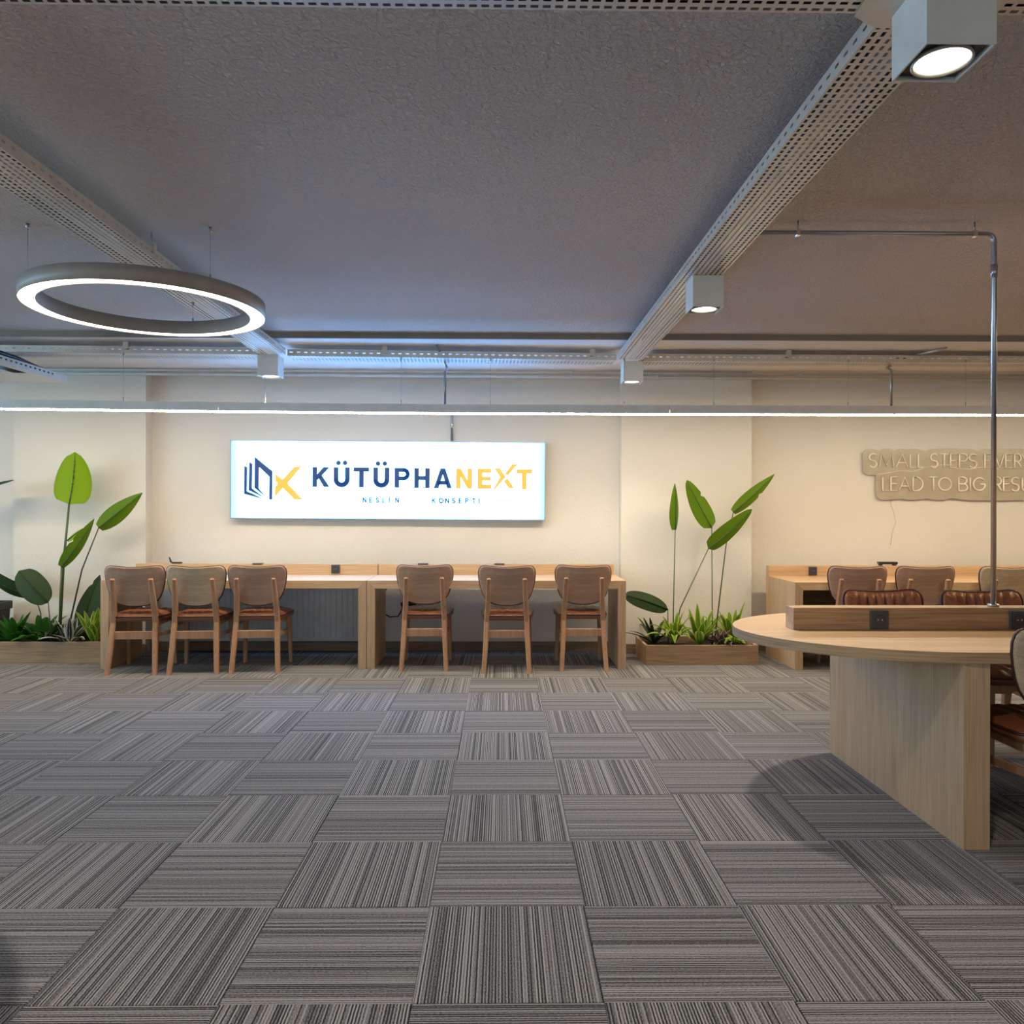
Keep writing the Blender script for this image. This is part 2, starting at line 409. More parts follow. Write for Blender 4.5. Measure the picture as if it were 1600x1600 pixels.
# ------------------------------------------------------------------ desks along the back wall
def desk(name, label, x0, x1, y0, y1, ztop, zb, side_board=True):
    t = thing(name, label, 'desk', (x0, y0, 0), 0, 'wall desks')
    w = x1 - x0; d = y1 - y0; th = .066
    MB().prism([(0, ztop), (w, ztop), (w - th, ztop - th), (th, ztop - th)], 1, 0, d).obj('desk_top', M_OAKX, t, .0015)
    MB().prism([(0, 0), (th, 0), (th, ztop - th - .0006), (0, ztop - .0006)], 1, 0, d).obj('side_panel', M_OAKZ, t, .0015)
    MB().prism([(w - th, 0), (w, 0), (w, ztop - .0006), (w - th, ztop - th - .0006)], 1, 0, d).obj('side_panel', M_OAKZ, t, .0015)
    return t
def socket(t, x, z, y, s=.082):
    p = box('power_socket', M_SOCKET, t, x - s/2, x + s/2, y - .010, y, z - s/2, z + s/2, .003)
    m = MB()
    m.add([(x + r * math.cos(2*PI*k/24), y + yy, z + r * math.sin(2*PI*k/24)) for r, yy in ((.024, -.0115), (.020, -.0115), (.019, -.0102), (.0001, -.0102)) for k in range(24)],
          [(i*24+k, i*24+(k+1)%24, (i+1)*24+(k+1)%24, (i+1)*24+k) for i in range(3) for k in range(24)])
    m.obj('socket_well', M_SOCKETIN, p)
    mm = MB()
    for dx in (-.0095, .0095): mm.tube([(x + dx, y - .010, z), (x + dx, y - .0125, z)], .0028, 8)
    mm.obj('socket_contacts', M_CHROME, p)
    q = s * .36
    box('socket_bezel', M_SOCKET, p, x - q, x + q, y - .0112, y - .0098, z - q, z + q, .001)
    return p
ZD = .718
d1 = desk('wall_desk', 'long oak desk with three chairs, left of the pair under the lit sign', -3.245, -1.099, 6.385, 6.985, ZD, .81)
d2 = desk('wall_desk', 'long oak desk with three spaced chairs, right of the pair under the lit sign', -1.095, 1.016, 6.385, 6.985, ZD, .81)
for d, xa, xb in ((d1, .005, 2.146), (d2, 0, 2.10)):
    box('back_board', M_OAKX, d, xa, xb - .002, .60, .655, .655, .812, .002)
socket(d1, -1.474 + 3.245, .768, .60, .076)
for d, X in ((d1, -2.167 + 3.245), (d2, -.70 + 1.095), (d2, -.02 + 1.095)):
    p = box('flush_socket_strip', M_SOCKET, d, X - .045, X + .045, .594, .65, .806, .8175, .002)
d3 = desk('wall_desk', 'oak desk against the yellowish wall behind the round-ended table', 2.38, 5.6, 6.327, 6.96, .712, .8)
box('back_board', M_OAKX, d3, 0.0, 3.22, .633, .70, .30, .803, .002)
box('back_panel_end', M_OAKZ, d3, 0.0, .066, .634, .699, 0, .2995)
socket(d3, 2.775 - 2.38, .757, .633, .074)
box('modesty_panel', M_BASEB, d3, .067, 3.15, .60, .62, .12, .645)

# radiator under the left desk
rd = thing('radiator', 'white ribbed panel radiator on the wall beneath the left desk', 'radiator', (-2.95, 7.13, .10))
m = MB(); n = 33; wr = 1.66
for k in range(n):
    x = wr * k / n; m.box(x + .006, x + wr / n - .006, -.006, .004, .03, .52)
m.obj('ribs', M_RAD, rd, .002)
box('panel', M_RAD, rd, 0, wr, 0, .05, 0, .55, .006)
box('top_grille', M_RAD, rd, 0, wr, .05, .085, .53, .552, .002)
for x in (.25, 1.4): box('bracket', M_RAD, rd, x, x + .04, .05, .084, .1, .5)
MB().tube([(wr + .0, .03, .05), (wr + .06, .03, .05), (wr + .06, .03, -.10)], .009, 8).obj('valve_pipe', M_PIPEW, rd)

# ------------------------------------------------------------------ chairs
def outline_back():
    k_ = 1.075
    h = [(0, .284), (.06, .2855), (.12, .2905), (.165, .295), (.19, .2945), (.208, .287), (.220, .272), (.226, .245), (.224, .205), (.216, .16), (.204, .115),
         (.188, .075), (.165, .042), (.135, .022), (.10, .010), (.05, .002), (0, 0)]
    h = [(x, z * k_) for x, z in h]
    return h + [(-x, z) for x, z in h[-2:0:-1]]
def shell(outl, cx, cz, rings, fy_front, fy_back):
    """closed radial shell; fy(x,z,s) gives y for the two faces"""
    n = len(outl); m = MB(); vs = []
    for fy in (fy_front, fy_back):
        vs.append((cx, fy(cx, cz, 0), cz))
        for s in rings:
            for x, z in outl:
                X = cx + (x - cx) * s; Z = cz + (z - cz) * s
                vs.append((X, fy(X, Z, s), Z))
    fs = []; R = len(rings); per = 1 + R * n
    for q in (0, 1):
        b = q * per
        for j in range(n):
            f = (b, b + 1 + j, b + 1 + (j + 1) % n); fs.append(f if q == 0 else f[::-1])
        for i in range(R - 1):
            for j in range(n):
                f = (b+1+i*n+j, b+1+(i+1)*n+j, b+1+(i+1)*n+(j+1)%n, b+1+i*n+(j+1)%n); fs.append(f if q == 0 else f[::-1])
    e = 1 + (R - 1) * n
    for j in range(n):
        fs.append((e + j, per + e + j, per + e + (j+1)%n, e + (j+1)%n))
    return m.add(vs, fs, True)
def resample(o, d):
    r = []
    for i in range(len(o)):
        a, b = Vector(o[i]), Vector(o[(i + 1) % len(o)]); k = max(1, int((b - a).length / d + .5))
        r += [tuple(a.lerp(b, q / k)) for q in range(k)]
    return r
BZ, BL = .528, .17                                   # backrest lower edge, lean
def dens(o, k=3):
    r = []
    for i in range(len(o)):
        a, b = o[i], o[(i + 1) % len(o)]
        r += [(a[0] + (b[0] - a[0]) * q / k, a[1] + (b[1] - a[1]) * q / k) for q in range(k)]
    return r
def by(x, z): return .085 - z * BL + .75 * x * x     # curved and leaning rear surface, chair faces +y
def make_chair(name, label, ply, group):
    t = thing(name, label, 'chair', group=group)
    ob = dens(outline_back())
    sh = shell(ob, 0, .15, [.2, .4, .6, .8, .93, 1], lambda x, z, s: by(x, z) + .011, lambda x, z, s: by(x, z))
    sh.v = [(x, y, z + BZ) for x, y, z in sh.v]
    sh.obj('backrest', ply, t)
    def pad(x, z, s):
        e = max(0, 1 - s ** 14)
        ch = abs(math.sin(PI * (x / .052 + .5))) ** .6
        return by(x, z) + .012 + (.010 + .024 * ch) * e
    ob = resample(outline_back(), .008)
    sh = shell(ob, 0, .15, [k / 12 for k in range(1, 12)] + [.96, .985], pad, lambda x, z, s: by(x, z) + .0105)
    sh.v = [(x * .985, y, z + BZ) for x, y, z in sh.v]
    p = sh.obj('back_cushion', M_LEATHER, t)
    pts = [(x, by(x, z) + .011, z + BZ) for x, z in outline_back()]; pts.append(pts[0])
    MB().tube(pts, .0072, 6, False).obj('piping', M_PIPING, p)
    # seat
    hw, hd = .218, .215
    so = []
    for (x, y, a0) in ((hw - .07, .5 - .07, 0), (-hw + .07, .5 - .07, 90), (-hw + .085, .065 + .06, 180), (hw - .085, .065 + .06, 270)):
        so += arc(x, y, .07 if y > .3 else .06, a0, a0 + 90, 6)
    so = resample(so, .010)
    def top(x, y, s):
        e = (1 - s ** 5) if s < 1 else 0
        return .445 + (.026 + .012 * abs(math.sin(PI * (x / .06 + .5))) ** .6) * e
    sh = shell(so, 0, .28, [k / 10 for k in range(1, 10)] + [.95, 1], top, lambda x, y, s: .41 - .004 * (1 - s))
    sh.v = [(x, z, y) for x, y, z in sh.v]
    sp = sh.obj('seat', M_LEATHER, t)
    MB().tube([(x, y, .443) for x, y in so] + [(so[0][0], so[0][1], .443)], .006, 6, False).obj('piping', M_PIPING, sp)
    for s in (-1, 1):
        MB().bar([(s*.180, 0, 0), (s*.166, .05, .25), (s*.160, .082, .40), (s*.154, .070, .50), (s*.147, .036, .64), (s*.143, .010, .742), (s*.143, .011, .752)],
                 [(.035, .034), (.040, .044), (.042, .050), (.042, .044), (.038, .036), (.034, .028), (.025, .018)]).obj('leg', M_BEECH, t)
        MB().bar([(s*.190, .475, 0), (s*.182, .455, .25), (s*.176, .445, .411)], [(.029, .029), (.036, .036), (.042, .042)]).obj('leg', M_BEECH, t)
        MB().add([(s*.170 + a * .010, y, z + b) for y, z in ((.062, .300), (.452, .275)) for a, b in ((-1, -.014), (1, -.014), (1, .014), (-1, .014))],
                 [(0,1,2,3), (4,7,6,5), (0,4,5,1), (1,5,6,2), (2,6,7,3), (3,7,4,0)]).obj('side_stretcher', M_BEECH, t)
        MB().add([(s*.160 + a * .010, y, z + b) for y, z in ((.085, .392), (.448, .392)) for a, b in ((-1, -.022), (1, -.022), (1, .022), (-1, .022))],
                 [(0,1,2,3), (4,7,6,5), (0,4,5,1), (1,5,6,2), (2,6,7,3), (3,7,4,0)]).obj('seat_rail', M_BEECH, t)
    box('rear_stretcher', M_BEECH, t, -.155, .155, .050, .074, .270, .333, .003)
    box('seat_rail', M_BEECH, t, -.16, .16, .435, .455, .37, .412, .002)
    return t
G1 = 'chairs at the desks under the lit sign'
chairA = make_chair('dining_chair', 'tan wooden-backed chair nearest the left planter', M_PLY, G1)
chairB = make_chair('dining_chair', 'pale wooden-backed chair, middle of the three pushed close together', M_PLY2, G1)
chairA.location = (-2.884, 6.14, 0); chairA.rotation_euler = (0, 0, rad(5))
chairB.location = (-2.412, 6.16, 0); chairB.rotation_euler = (0, 0, rad(5))
copy_thing(chairA, (-1.944, 6.20, 0), rad(4), 'reddish tan wooden-backed chair in front of the radiator, beside the pale one')
copy_thing(chairA, (-.622, 6.29, 0), rad(1), 'wooden-backed chair just right of the joint between the two desks')
copy_thing(chairA, (.040, 6.20, 0), rad(-1.5), 'wooden-backed chair alone below the right end of the lit sign')
copy_thing(chairA, (.664, 6.29, 0), rad(0), 'wooden-backed chair at the right end of the desk near the right planter')
G2 = 'chairs at the desk by the neon lettering'
copy_thing(chairA, (2.845, 6.17, 0), rad(-6), 'brown-backed chair at the far right desk, below the start of the neon lettering', G2)
copy_thing(chairA, (3.395, 6.17, 0), rad(-5), 'brown-backed chair at the far right desk, left of the steel pole', G2)
copy_thing(chairB, (4.06, 6.15, 0), rad(-3), 'brown-backed chair at the far right desk, behind the steel pole', G2)
G3 = 'chairs at the round-ended table'
copy_thing(chairA, (2.115, 4.42, 0), PI + rad(2), 'brown leather channel-backed chair facing the camera over the table divider, left one', G3)
copy_thing(chairA, (2.66, 4.40, 0), PI, 'dark brown leather chair facing the camera behind the steel pole', G3)
copy_thing(chairB, (2.145, 2.83, 0), rad(0), 'pale-backed leather chair cut off by the right edge, at the near side of the table', G3)

# ------------------------------------------------------------------ round-ended table
def table(label, loc, rz, full=True, group=None):
    t = thing('round_ended_table', label, 'table', loc, rz)
    a, b, L = .80, .62, 3.3                          # end radius along x, half width, straight length
    o = [(.8 + a * math.cos(rad(q)), b * math.sin(rad(q))) for q in range(90, 271, 4)] + [(.8 + L + a * math.cos(rad(q)), b * math.sin(rad(q))) for q in range(-90, 91, 4)]
    tt = MB().prism([(2.45 + (x - 2.45) * .9995, y * .9985) for x, y in o], 2, .708, .750).obj('table_top', M_OAKX, t)
    n = len(o); MB().add([(x, y, z) for z in (.7085, .7494) for x, y in o], [(i, (i+1)%n, n+(i+1)%n, n+i) for i in range(n)]).obj('edge_band', M_OAKE, tt)
    for x in (.68, 4.12):
        box('slab_leg', M_OAKZ, t, x, x + .102, -.605, .605, 0, .708, .0015)
    if full:
        box('divider', M_OAKDIV, t, .24, 4.66, -.05, .05, .750, .850, .002)
        for x in (.625, 1.256, 1.89, 2.6): socket(t, x, .797, -.05, .083)
    return t
table('large oak table with a rounded end and a socket divider on top', (1.07, 3.55, 0), 0)
table('rounded oak table outside the left edge, casting the corner shadow', (-1.37, 1.74, 0), PI, False)

pole = thing('conduit_pole', 'thin grey steel pole rising from the table divider to the ceiling', 'pole', (2.245, 3.55, .85))
pts = [(0, 0, 0), (0, 0, 1.66)] + [(-.035 + .035 * math.cos(rad(q)), 0, 1.665 + .035 * math.sin(rad(q))) for q in (15, 30, 45, 60, 75, 90)] + [(-1.17, 0, 1.70)]
MB().tube(pts, .0115, 10).obj('pipe', M_STEEL, pole)
MB().tube([(0, 0, 1.50), (0, 0, 1.56)], .0145, 10).obj('coupling', M_STEEL, pole)
MB().tube([(0, 0, 0), (0, 0, .012)], .024, 16).obj('base_flange', M_STEEL, pole)
for x in (-.09, -.90):
    box('pipe_clip', M_CHROME, pole, x - .009, x + .009, -.0135, .0135, 1.6865, 1.7135, .002); MB().tube([(x, 0, 1.713), (x, 0, 1.755)], .004, 6).obj('clip_stud', M_STEEL, pole)

# ------------------------------------------------------------------ cable trays
def perforated(m, L, w, z, cl=.029, cw=.0235, sl=.0092, sw=.0050):
    """flat perforated strip along +x, y from 0 to w"""
    nx = max(1, int(L / cl)); ny = max(1, int(w / cw)); cl = L / nx; cw = w / ny
    for i in range(nx):
        for j in range(ny):
            x = i * cl + cl/2; y = j * cw + cw/2
            if (i + j) % 2: x2 = x
            a, b = cl/2, cw/2
            m.add([(x-a,y-b,z),(x+a,y-b,z),(x+a,y+b,z),(x-a,y+b,z),(x-sl,y-sw,z),(x+sl,y-sw,z),(x+sl,y+sw,z),(x-sl,y+sw,z)],
                  [(0,1,5,4),(1,2,6,5),(2,3,7,6),(3,0,4,7)])
def tray(label, p0, p1, w=.195, z=2.475, hgt=.05, hang=()):
    """p0->p1 is the right hand lower edge; the tray extends to the left of that direction"""
    v = Vector((p1[0] - p0[0], p1[1] - p0[1], 0)); L = v.length
    t = thing('cable_tray', label, 'cable tray', (p0[0], p0[1], z), math.atan2(v.y, v.x), 'perforated cable trays')
    m = MB(); perforated(m, L, w, 0); m.obj('perforated_base', M_TRAY, t)
    rc = random.Random(int(L * 100)); m = MB()
    for y in (.014, .030, .046, w - .050, w - .032, w - .015):
        k = max(2, int(L / .5)); m.tube([(L * q / k, y + rc.uniform(-.006, .006), .011 + rc.uniform(0, .006)) for q in range(k + 1)], .0085, 6)
    m.obj('cables', M_BLACK, t)  # black runs added so the holes look dark like the shadowed ceiling above
    m = MB()
    for y in (.072, .092, .112): m.tube([(L * q / k, min(w - .06, y) + rc.uniform(-.008, .008), .010 + rc.uniform(0, .006)) for q in range(k + 1)], .008, 6)
    m.obj('cables', M_PIPEW, t)
    for y in (0, w):
        m = MB(); n = max(1, int(L / .055)); cl = L / n; s = .012; q = .0045; zc = hgt * .55
        for i in range(n):
            x0 = i * cl; x1 = x0 + cl; x = x0 + cl / 2
            m.add([(x0,y,0),(x1,y,0),(x1,y,hgt),(x0,y,hgt),(x-s,y,zc-q),(x+s,y,zc-q),(x+s,y,zc+q),(x-s,y,zc+q)],
                  [(0,1,5,4),(1,2,6,5),(2,3,7,6),(3,0,4,7)])
        d = .008 if y == 0 else -.008
        m.add([(0,y,hgt),(L,y,hgt),(L,y+d,hgt),(0,y+d,hgt)], [(0,1,2,3)])
        m.obj('side_rail', M_TRAY, t)
    for x in hang:
        b = MB().box(x - .012, x + .02, -.004, .03, hgt * .5, hgt + .03); b.obj('hanger_clip', M_TRAY, t)
        MB().tube([(x, .013, hgt + .03), (x, .013, (CEIL if True else SOFF) - z - .002)], .003, 6).obj('hanger_rod', M_STEEL, t)
    return t
tray('perforated metal cable tray running from the front downlight to the back, right side', (1.112, 1.50), (1.105, 6.16), hang=(2.55, .9))
tray('perforated metal cable tray passing behind the ring light, left side', (-1.655, -1.0), (-1.655, 6.02), hang=(4.75, 1.2))
def crosstray(label, xa, ya, xb, yb, hang):
    t = tray(label, (xa, ya), (xb, yb), .215, hang=()); z = 2.475
    for x in hang:
        MB().add([(x-.022,-.004,.03),(x+.022,-.004,.03),(x+.022,-.004,.085),(x-.014,-.004,.085),(x-.022,.03,.03),(x+.022,.03,.03),(x+.022,.03,.085),(x-.014,.03,.085)],
                 [(0,1,2,3),(4,7,6,5),(0,4,5,1),(1,5,6,2),(2,6,7,3),(3,7,4,0)]).obj('hanger_clip', M_TRAY, t)
        MB().tube([(x - .0, .012, .07), (x - .0, .012, SOFF - z)], .003, 6).obj('hanger_rod', M_STEEL, t)
crosstray('perforated cable tray along the back, section left of the left downlight', -5.2, 5.90, -1.86, 6.00, (2.35,))
crosstray('perforated cable tray along the back, section between the two far downlights', -1.65, 6.05, .90, 6.16, (.74, 2.36))
crosstray('perforated cable tray along the back, section right of the right far downlight', 1.115, 6.165, 5.6, 6.19, (1.15, 2.8))
tray('perforated cable tray crossing the very top edge of the view', (-3.2, 1.67), (.905, 1.675))
tray('short perforated cable tray at the top right corner beside the nearest downlight', (1.12, 1.675), (3.4, 1.68))
jp = thing('tray_junction_plate', 'plain folded metal corner plate joining two cable trays above the nearest downlight', 'junction plate', (.905, 1.62, 2.473))
MB().prism([(-.06, .0), (.275, .0), (.275, .30), (.012, .30), (-.06, .255)], 2, -.002, 0).obj('plate', M_TRAY, jp)
MB().add([(-.06,.255,-.002),(.012,.30,-.002),(.012,.30,.05),(-.06,.255,.05)], [(0,1,2,3)]).obj('corner_flange', M_TRAY, jp)
lt = thing('cable_tray', 'lower slotted metal tray with black cables poking in at the left edge', 'cable tray', (-3.47, 6.30, 2.305), -PI/2, 'perforated cable trays')
m = MB(); L = 1.25; n = 22; hh = .052
for i in range(n):
    cl = L / n; x0 = i * cl; x1 = x0 + cl; x = x0 + cl/2
    if i < 3: m.add([(x0,0,0),(x1,0,0),(x1,0,hh),(x0,0,hh)], [(0,1,2,3)])
    else: m.add([(x0,0,0),(x1,0,0),(x1,0,hh),(x0,0,hh),(x-.012,0,.026),(x+.012,0,.026),(x+.012,0,.038),(x-.012,0,.038)], [(0,1,5,4),(1,2,6,5),(2,3,7,6),(3,0,4,7)])
m.obj('side_rail', M_TRAY, lt)
MB().box(0, L, -.20, -.198, 0, hh).obj('side_rail', M_TRAY, lt)
MB().box(0, .42, -.9, 0, -.003, 0).box(.42, L, -.06, 0, -.003, 0).box(.42, L, -.20, -.16, -.003, 0).obj('base_plate', M_TRAY, lt)
m = MB()
for k in range(6): m.tube([(.05, -.035 - .026 * k, .03 + .02 * (k % 2)), (.6, -.03 - .026 * k, .075), (L, -.03 - .026 * k, .08)], .016, 8)
m.obj('black_cables', M_BLACK, lt)

# ------------------------------------------------------------------ lamps
def downlight(label, cx, cy, ztop=2.474, w=.156, hgt=.158, rz=0, power=P_SPOT):
    t = thing('downlight', label, 'downlight', (cx, cy, ztop - hgt), rz, 'square surface downlights')
    q = w / 2; th = .004
    MB().box(-q, q, -q, -q + th, 0, hgt).box(-q, q, q - th, q, 0, hgt).box(-q, -q + th, -q + th, q - th, 0, hgt).box(q - th, q, -q + th, q - th, 0, hgt).box(-q + th, q - th, -q + th, q - th, hgt - .004, hgt).obj('housing', M_LAMPGREY, t)
    m = MB(); N = 32; R = .063
    vs = []
    for k in range(N):
        a = 2*PI*k/N; vs.append((R * math.cos(a), R * math.sin(a), .012))
    for k in range(N):
        a = 2*PI*k/N; s = (q - th) / max(abs(math.cos(a)), abs(math.sin(a))); vs.append((s * math.cos(a), s * math.sin(a), .012))
    m.add(vs, [(k, (k+1)%N, N+(k+1)%N, N+k) for k in range(N)]).obj('baffle', M_LAMPIN, t)
    MB().lathe([(.062, .018), (.066, .002), (.061, .001), (.057, .010)], 40, closed=True).obj('gimbal_ring', M_RIM, t)
    MB().lathe([(.0565, .012), (.0001, .012)], 40).obj('lens', M_SPOT, t)
    d = bpy.data.lights.new('downlight_beam', 'SPOT'); d.energy = power; d.color = SPOTC; d.spot_size = rad(112); d.spot_blend = .7; d.shadow_soft_size = .05
    o = bpy.data.objects.new('downlight_beam', d); C.objects.link(o); o.parent = t; o.location = (0, 0, -.003)
    return t
downlight('large square downlight at the top right, nearest the camera', 1.016, 1.80, power=78)
downlight('square downlight midway along the right cable tray', 1.04, 4.02)
downlight('small square downlight at the far end of the right cable tray', 1.04, 6.27, power=42)
downlight('small square downlight right of the ring light, at the far end of the left tray', -1.787, 6.08, power=42)
downlight('square downlight on the left tray, above the left edge of the view', -1.752, 1.70)
for x, y in ((1.01, -.5), (-1.75, -.6)):
    downlight('unseen square downlight added behind the camera on the %s tray' % ('right' if x > 0 else 'left'), x, y, power=78)  # unseen lamps added to lift the ambient light

def ring(label, c, R1=.505, R2=.587, hgt=.073, wires=(), glow=None):
    t = thing('ring_pendant', label, 'pendant lamp', c, 0, 'ring pendants')
    MB().lathe([(R1, 0.004), (R1, hgt), (R2, hgt), (R2, 0), (R2 - .004, 0), (R2 - .004, .006), (R1 + .004, .006), (R1 + .004, 0.0), (R1, 0)], 96, closed=True).obj('ring_body', M_RINGB, t)
    MB().lathe([(R1 + .004, .0035), (R2 - .004, .0035)], 96).obj('ring_diffuser', glow or M_RING, t)
    for a, zt in wires:
        rm = (R1 + R2) / 2; x = rm * math.cos(rad(a)); y = rm * math.sin(rad(a))
        MB().tube([(x, y, hgt), (x, y, zt - c[2])], .0012, 5).obj('suspension_wire', M_STEEL, t)
        MB().tube([(x, y, hgt), (x, y, hgt + .025)], .005, 8).obj('wire_gripper', M_STEEL, t)
        MB().tube([(x, y, zt - c[2] - .02), (x, y, zt - c[2])], .008, 8).obj('ceiling_gripper', M_STEEL, t)
    return t
ring('large glowing ring pendant hanging at the upper left', (-1.79, 3.99, 2.285), .487, .565, .073, wires=((-36, CEIL), (-140, CEIL), (88, 2.474)))
ring('ring pendant outside the right edge over the tables', (4.35, 3.9, 2.25), wires=((-31, CEIL), (-148, CEIL), (94, CEIL)), glow=M_RINGW)
for x, nm in ((-3.2, 'left'), (.2, 'middle'), (3.6, 'right')):
    ring('unseen fill ring added behind the camera, %s of three' % nm, (x, -1.9, 2.25), wires=((-31, CEIL), (-148, CEIL), (94, CEIL)))  # unseen lamps added to brighten surfaces that face the camera

lin = thing('linear_pendant', 'long thin glowing linear pendant running the whole width along the wall', 'pendant lamp', (0, 0, 2.03))
joints = [(-5.7, 5.78), (-2.16, 6.025), (-.435, 6.095), (1.30, 6.09), (3.05, 6.08), (5.9, 6.05)]
for k in range(5):
    a = Vector((*joints[k], 0)); b = Vector((*joints[k+1], 0)); d = (b - a).normalized(); nn = Vector((-d.y, d.x, 0)) * .032
    a2 = a + d * .0015; b2 = b - d * .0015
    def seg(z0, z1, s):
        return MB().add([p + nn * q + Vector((0, 0, z)) for z in (z0, z1) for p, q in ((a2, -s), (b2, -s), (b2, s), (a2, s))], [(0,3,2,1),(4,5,6,7),(0,1,5,4),(1,2,6,5),(2,3,7,6),(3,0,4,7)])
    h_ = seg(.014, .078, 1).obj('housing', M_LAMPGREY, lin)
    # shallow V-shaped prismatic diffuser, so it throws down and outwards but not up
    MB().add([p + nn * q + Vector((0, 0, z)) for p in (a2, b2) for q, z in ((-.66, .0138), (.66, .0138), (.06, .0035), (-.06, .0035))],
             [(0,1,2,3), (4,7,6,5), (0,4,5,1), (1,5,6,2), (2,6,7,3), (3,7,4,0)]).obj('diffuser', M_LIN, lin)
    for f in (.2, .8):
        p = a.lerp(b, f)
        MB().tube([p + Vector((0, 0, .078)), p + Vector((0, 0, 2.472 - 2.03))], .0012, 5).obj('suspension_wire', M_STEEL, lin)
        MB().tube([p + Vector((0, 0, .078)), p + Vector((0, 0, .11))], .004, 6).obj('wire_gripper', M_STEEL, lin)
        MB().tube([p + Vector((0, 0, 2.45 - 2.03)), p + Vector((0, 0, 2.472 - 2.03))], .006, 6).obj('ceiling_gripper', M_STEEL, lin)
    if 0 < k < 5:
        p = a; m = MB().box(p.x - .004, p.x + .004, p.y - .031, p.y + .031, .010, .040 if k % 2 else .08)
        m.obj('joint_cover', M_JOINT if k % 2 else M_LAMPGREY, lin)

# conduits
def conduit(label, pts, r=.010, mat=M_STEEL, clips=()):
    t = thing('conduit', label, 'pipe', pts[0])
    o = Vector(pts[0])
    MB().tube([Vector(p) - o for p in pts], r, 8).obj('pipe', mat, t)
    for c in clips:
        p = Vector(c[:3]) - o; b = c[3]
        MB().box(p.x - .012, p.x + .012, p.y - r - .003, p.y + b, p.z - r - .003, p.z + r + .003).obj('pipe_clip', M_CHROME if mat is M_STEEL else M_PIPEW, t)
    return t
conduit('thin metal conduit bending down from the tray to the linear light, above the lit sign', [(-.50, 6.02, 2.555), (-.455, 6.30, 2.46), (-.445, 6.32, 2.44), (-.443, 6.28, 2.41), (-.443, 6.09, 2.36), (-.443, 6.09, 2.11)])
conduit('thin metal conduit bending down from the tray to the linear light, above the neon lettering', [(3.17, 6.36, 2.472), (3.06, 6.20, 2.43), (3.045, 6.15, 2.42), (3.04, 6.085, 2.39), (3.04, 6.085, 2.11)])
conduit('short metal conduit on the wall feeding the top of the lit sign', [(-.46, 7.215, 2.24), (-.46, 7.215, 1.93)], .011, M_STEEL, ((-.46, 7.215, 2.06, .012),))
conduit('metal conduit slanting across the soffit above the neon lettering', [(3.12, 6.40, 2.51), (3.40, 6.08, 2.548), (3.445, 6.03, 2.562)], .012)
yc = 7.085
conduit('upper of two painted conduits running along the top of the back wall', [(-4.6, yc, 2.548), (5.9, yc, 2.528)], .011, M_PIPEW, ((-1.7, yc, 2.543, .01), (-2.6, yc, 2.544, .01), (-.9, yc, 2.54, .01), (.62, yc, 2.538, .01), (2.7, yc, 2.534, .01)))
conduit('lower of two painted conduits running along the top of the back wall', [(-4.6, yc, 2.512), (5.9, yc, 2.488)], .013, M_PIPEW, ((-2.2, yc, 2.507, .01), (.62, yc, 2.501, .01), (1.4, yc, 2.498, .01)))

# ------------------------------------------------------------------ lit sign
sg = thing('lightbox_sign', 'long backlit white lightbox sign with navy and yellow lettering', 'sign', (-2.466, 7.15, 1.2125))
sg.rotation_euler = (0, rad(.26), 0)
SW, SH = 2.862, .714
MB().box(0, SW, 0, .078, 0, SH).obj('box_body', M_SIGNEDGE, sg, .002)
MB().box(.008, SW - .008, -.003, -.0005, .008, SH - .008).obj('lit_face', M_SIGN, sg)
fr = .010
MB().box(0, SW, -.006, 0, 0, .008).box(0, SW, -.006, 0, SH - .008, SH).box(0, .008, -.006, 0, .008, SH - .008).box(SW - .008, SW, -.006, 0, .008, SH - .008).obj('frame', M_SIGNEDGE, sg)
def ribbon(path, w):
    ps = []
    for i in range(len(path) - 1):
        a, b = Vector(path[i]), Vector(path[i + 1]); d = (b - a)
        if d.length < 1e-6: continue
        d.normalize(); n = Vector((-d.y, d.x)) * w / 2; e = d * w * .3
        ps.append([tuple(a - e + n), tuple(a - e - n), tuple(b + e - n), tuple(b + e + n)])
    return ps
def flat(name, polys, mat, parent=sg, y=-.0045, grow=.0045):
    m = MB()
    for p in polys:
        m.add([(u, y, w) for u, w in p], [tuple(range(len(p)))])
        if grow:
            for r in ribbon(list(p) + [p[0]], grow): m.add([(u, y, w) for u, w in r], [(0, 1, 2, 3)])
    return m.obj(name, mat, parent)
def ringpoly(outer, inner):
    """strip of quads between two equally long open paths"""
    return [[outer[i], outer[i+1], inner[i+1], inner[i]] for i in range(len(outer) - 1)]
flat('book_emblem', [[(.13,.476),(.151,.464),(.15,.245),(.128,.227)], [(.15,.245),(.196,.228),(.283,.185),(.128,.227)]], M_NAVY)
flat('book_emblem', [[(.174,.51),(.198,.496),(.196,.274),(.17,.259)], [(.196,.274),(.293,.201),(.17,.259)]], M_NAVY)
flat('book_emblem', [[(.223,.558),(.381,.43),(.357,.382),(.265,.469)], [(.223,.558),(.265,.469),(.257,.463),(.256,.276),(.222,.282)], [(.256,.276),(.311,.209),(.222,.282)],
                     [(.381,.43),(.379,.176),(.356,.176),(.357,.382)]], M_NAVY)
flat('emblem_x', [[(.408,.406),(.475,.355),(.515,.323),(.477,.283),(.433,.319),(.41,.343)], [(.433,.319),(.477,.283),(.405,.201),(.41,.289)],
                  [(.475,.355),(.581,.473),(.641,.476),(.515,.323)], [(.515,.323),(.653,.177),(.585,.176),(.477,.283)]], M_YEL, grow=.006)
def R_(a, b, c, d): return [(a, c), (b, c), (b, d), (a, d)]
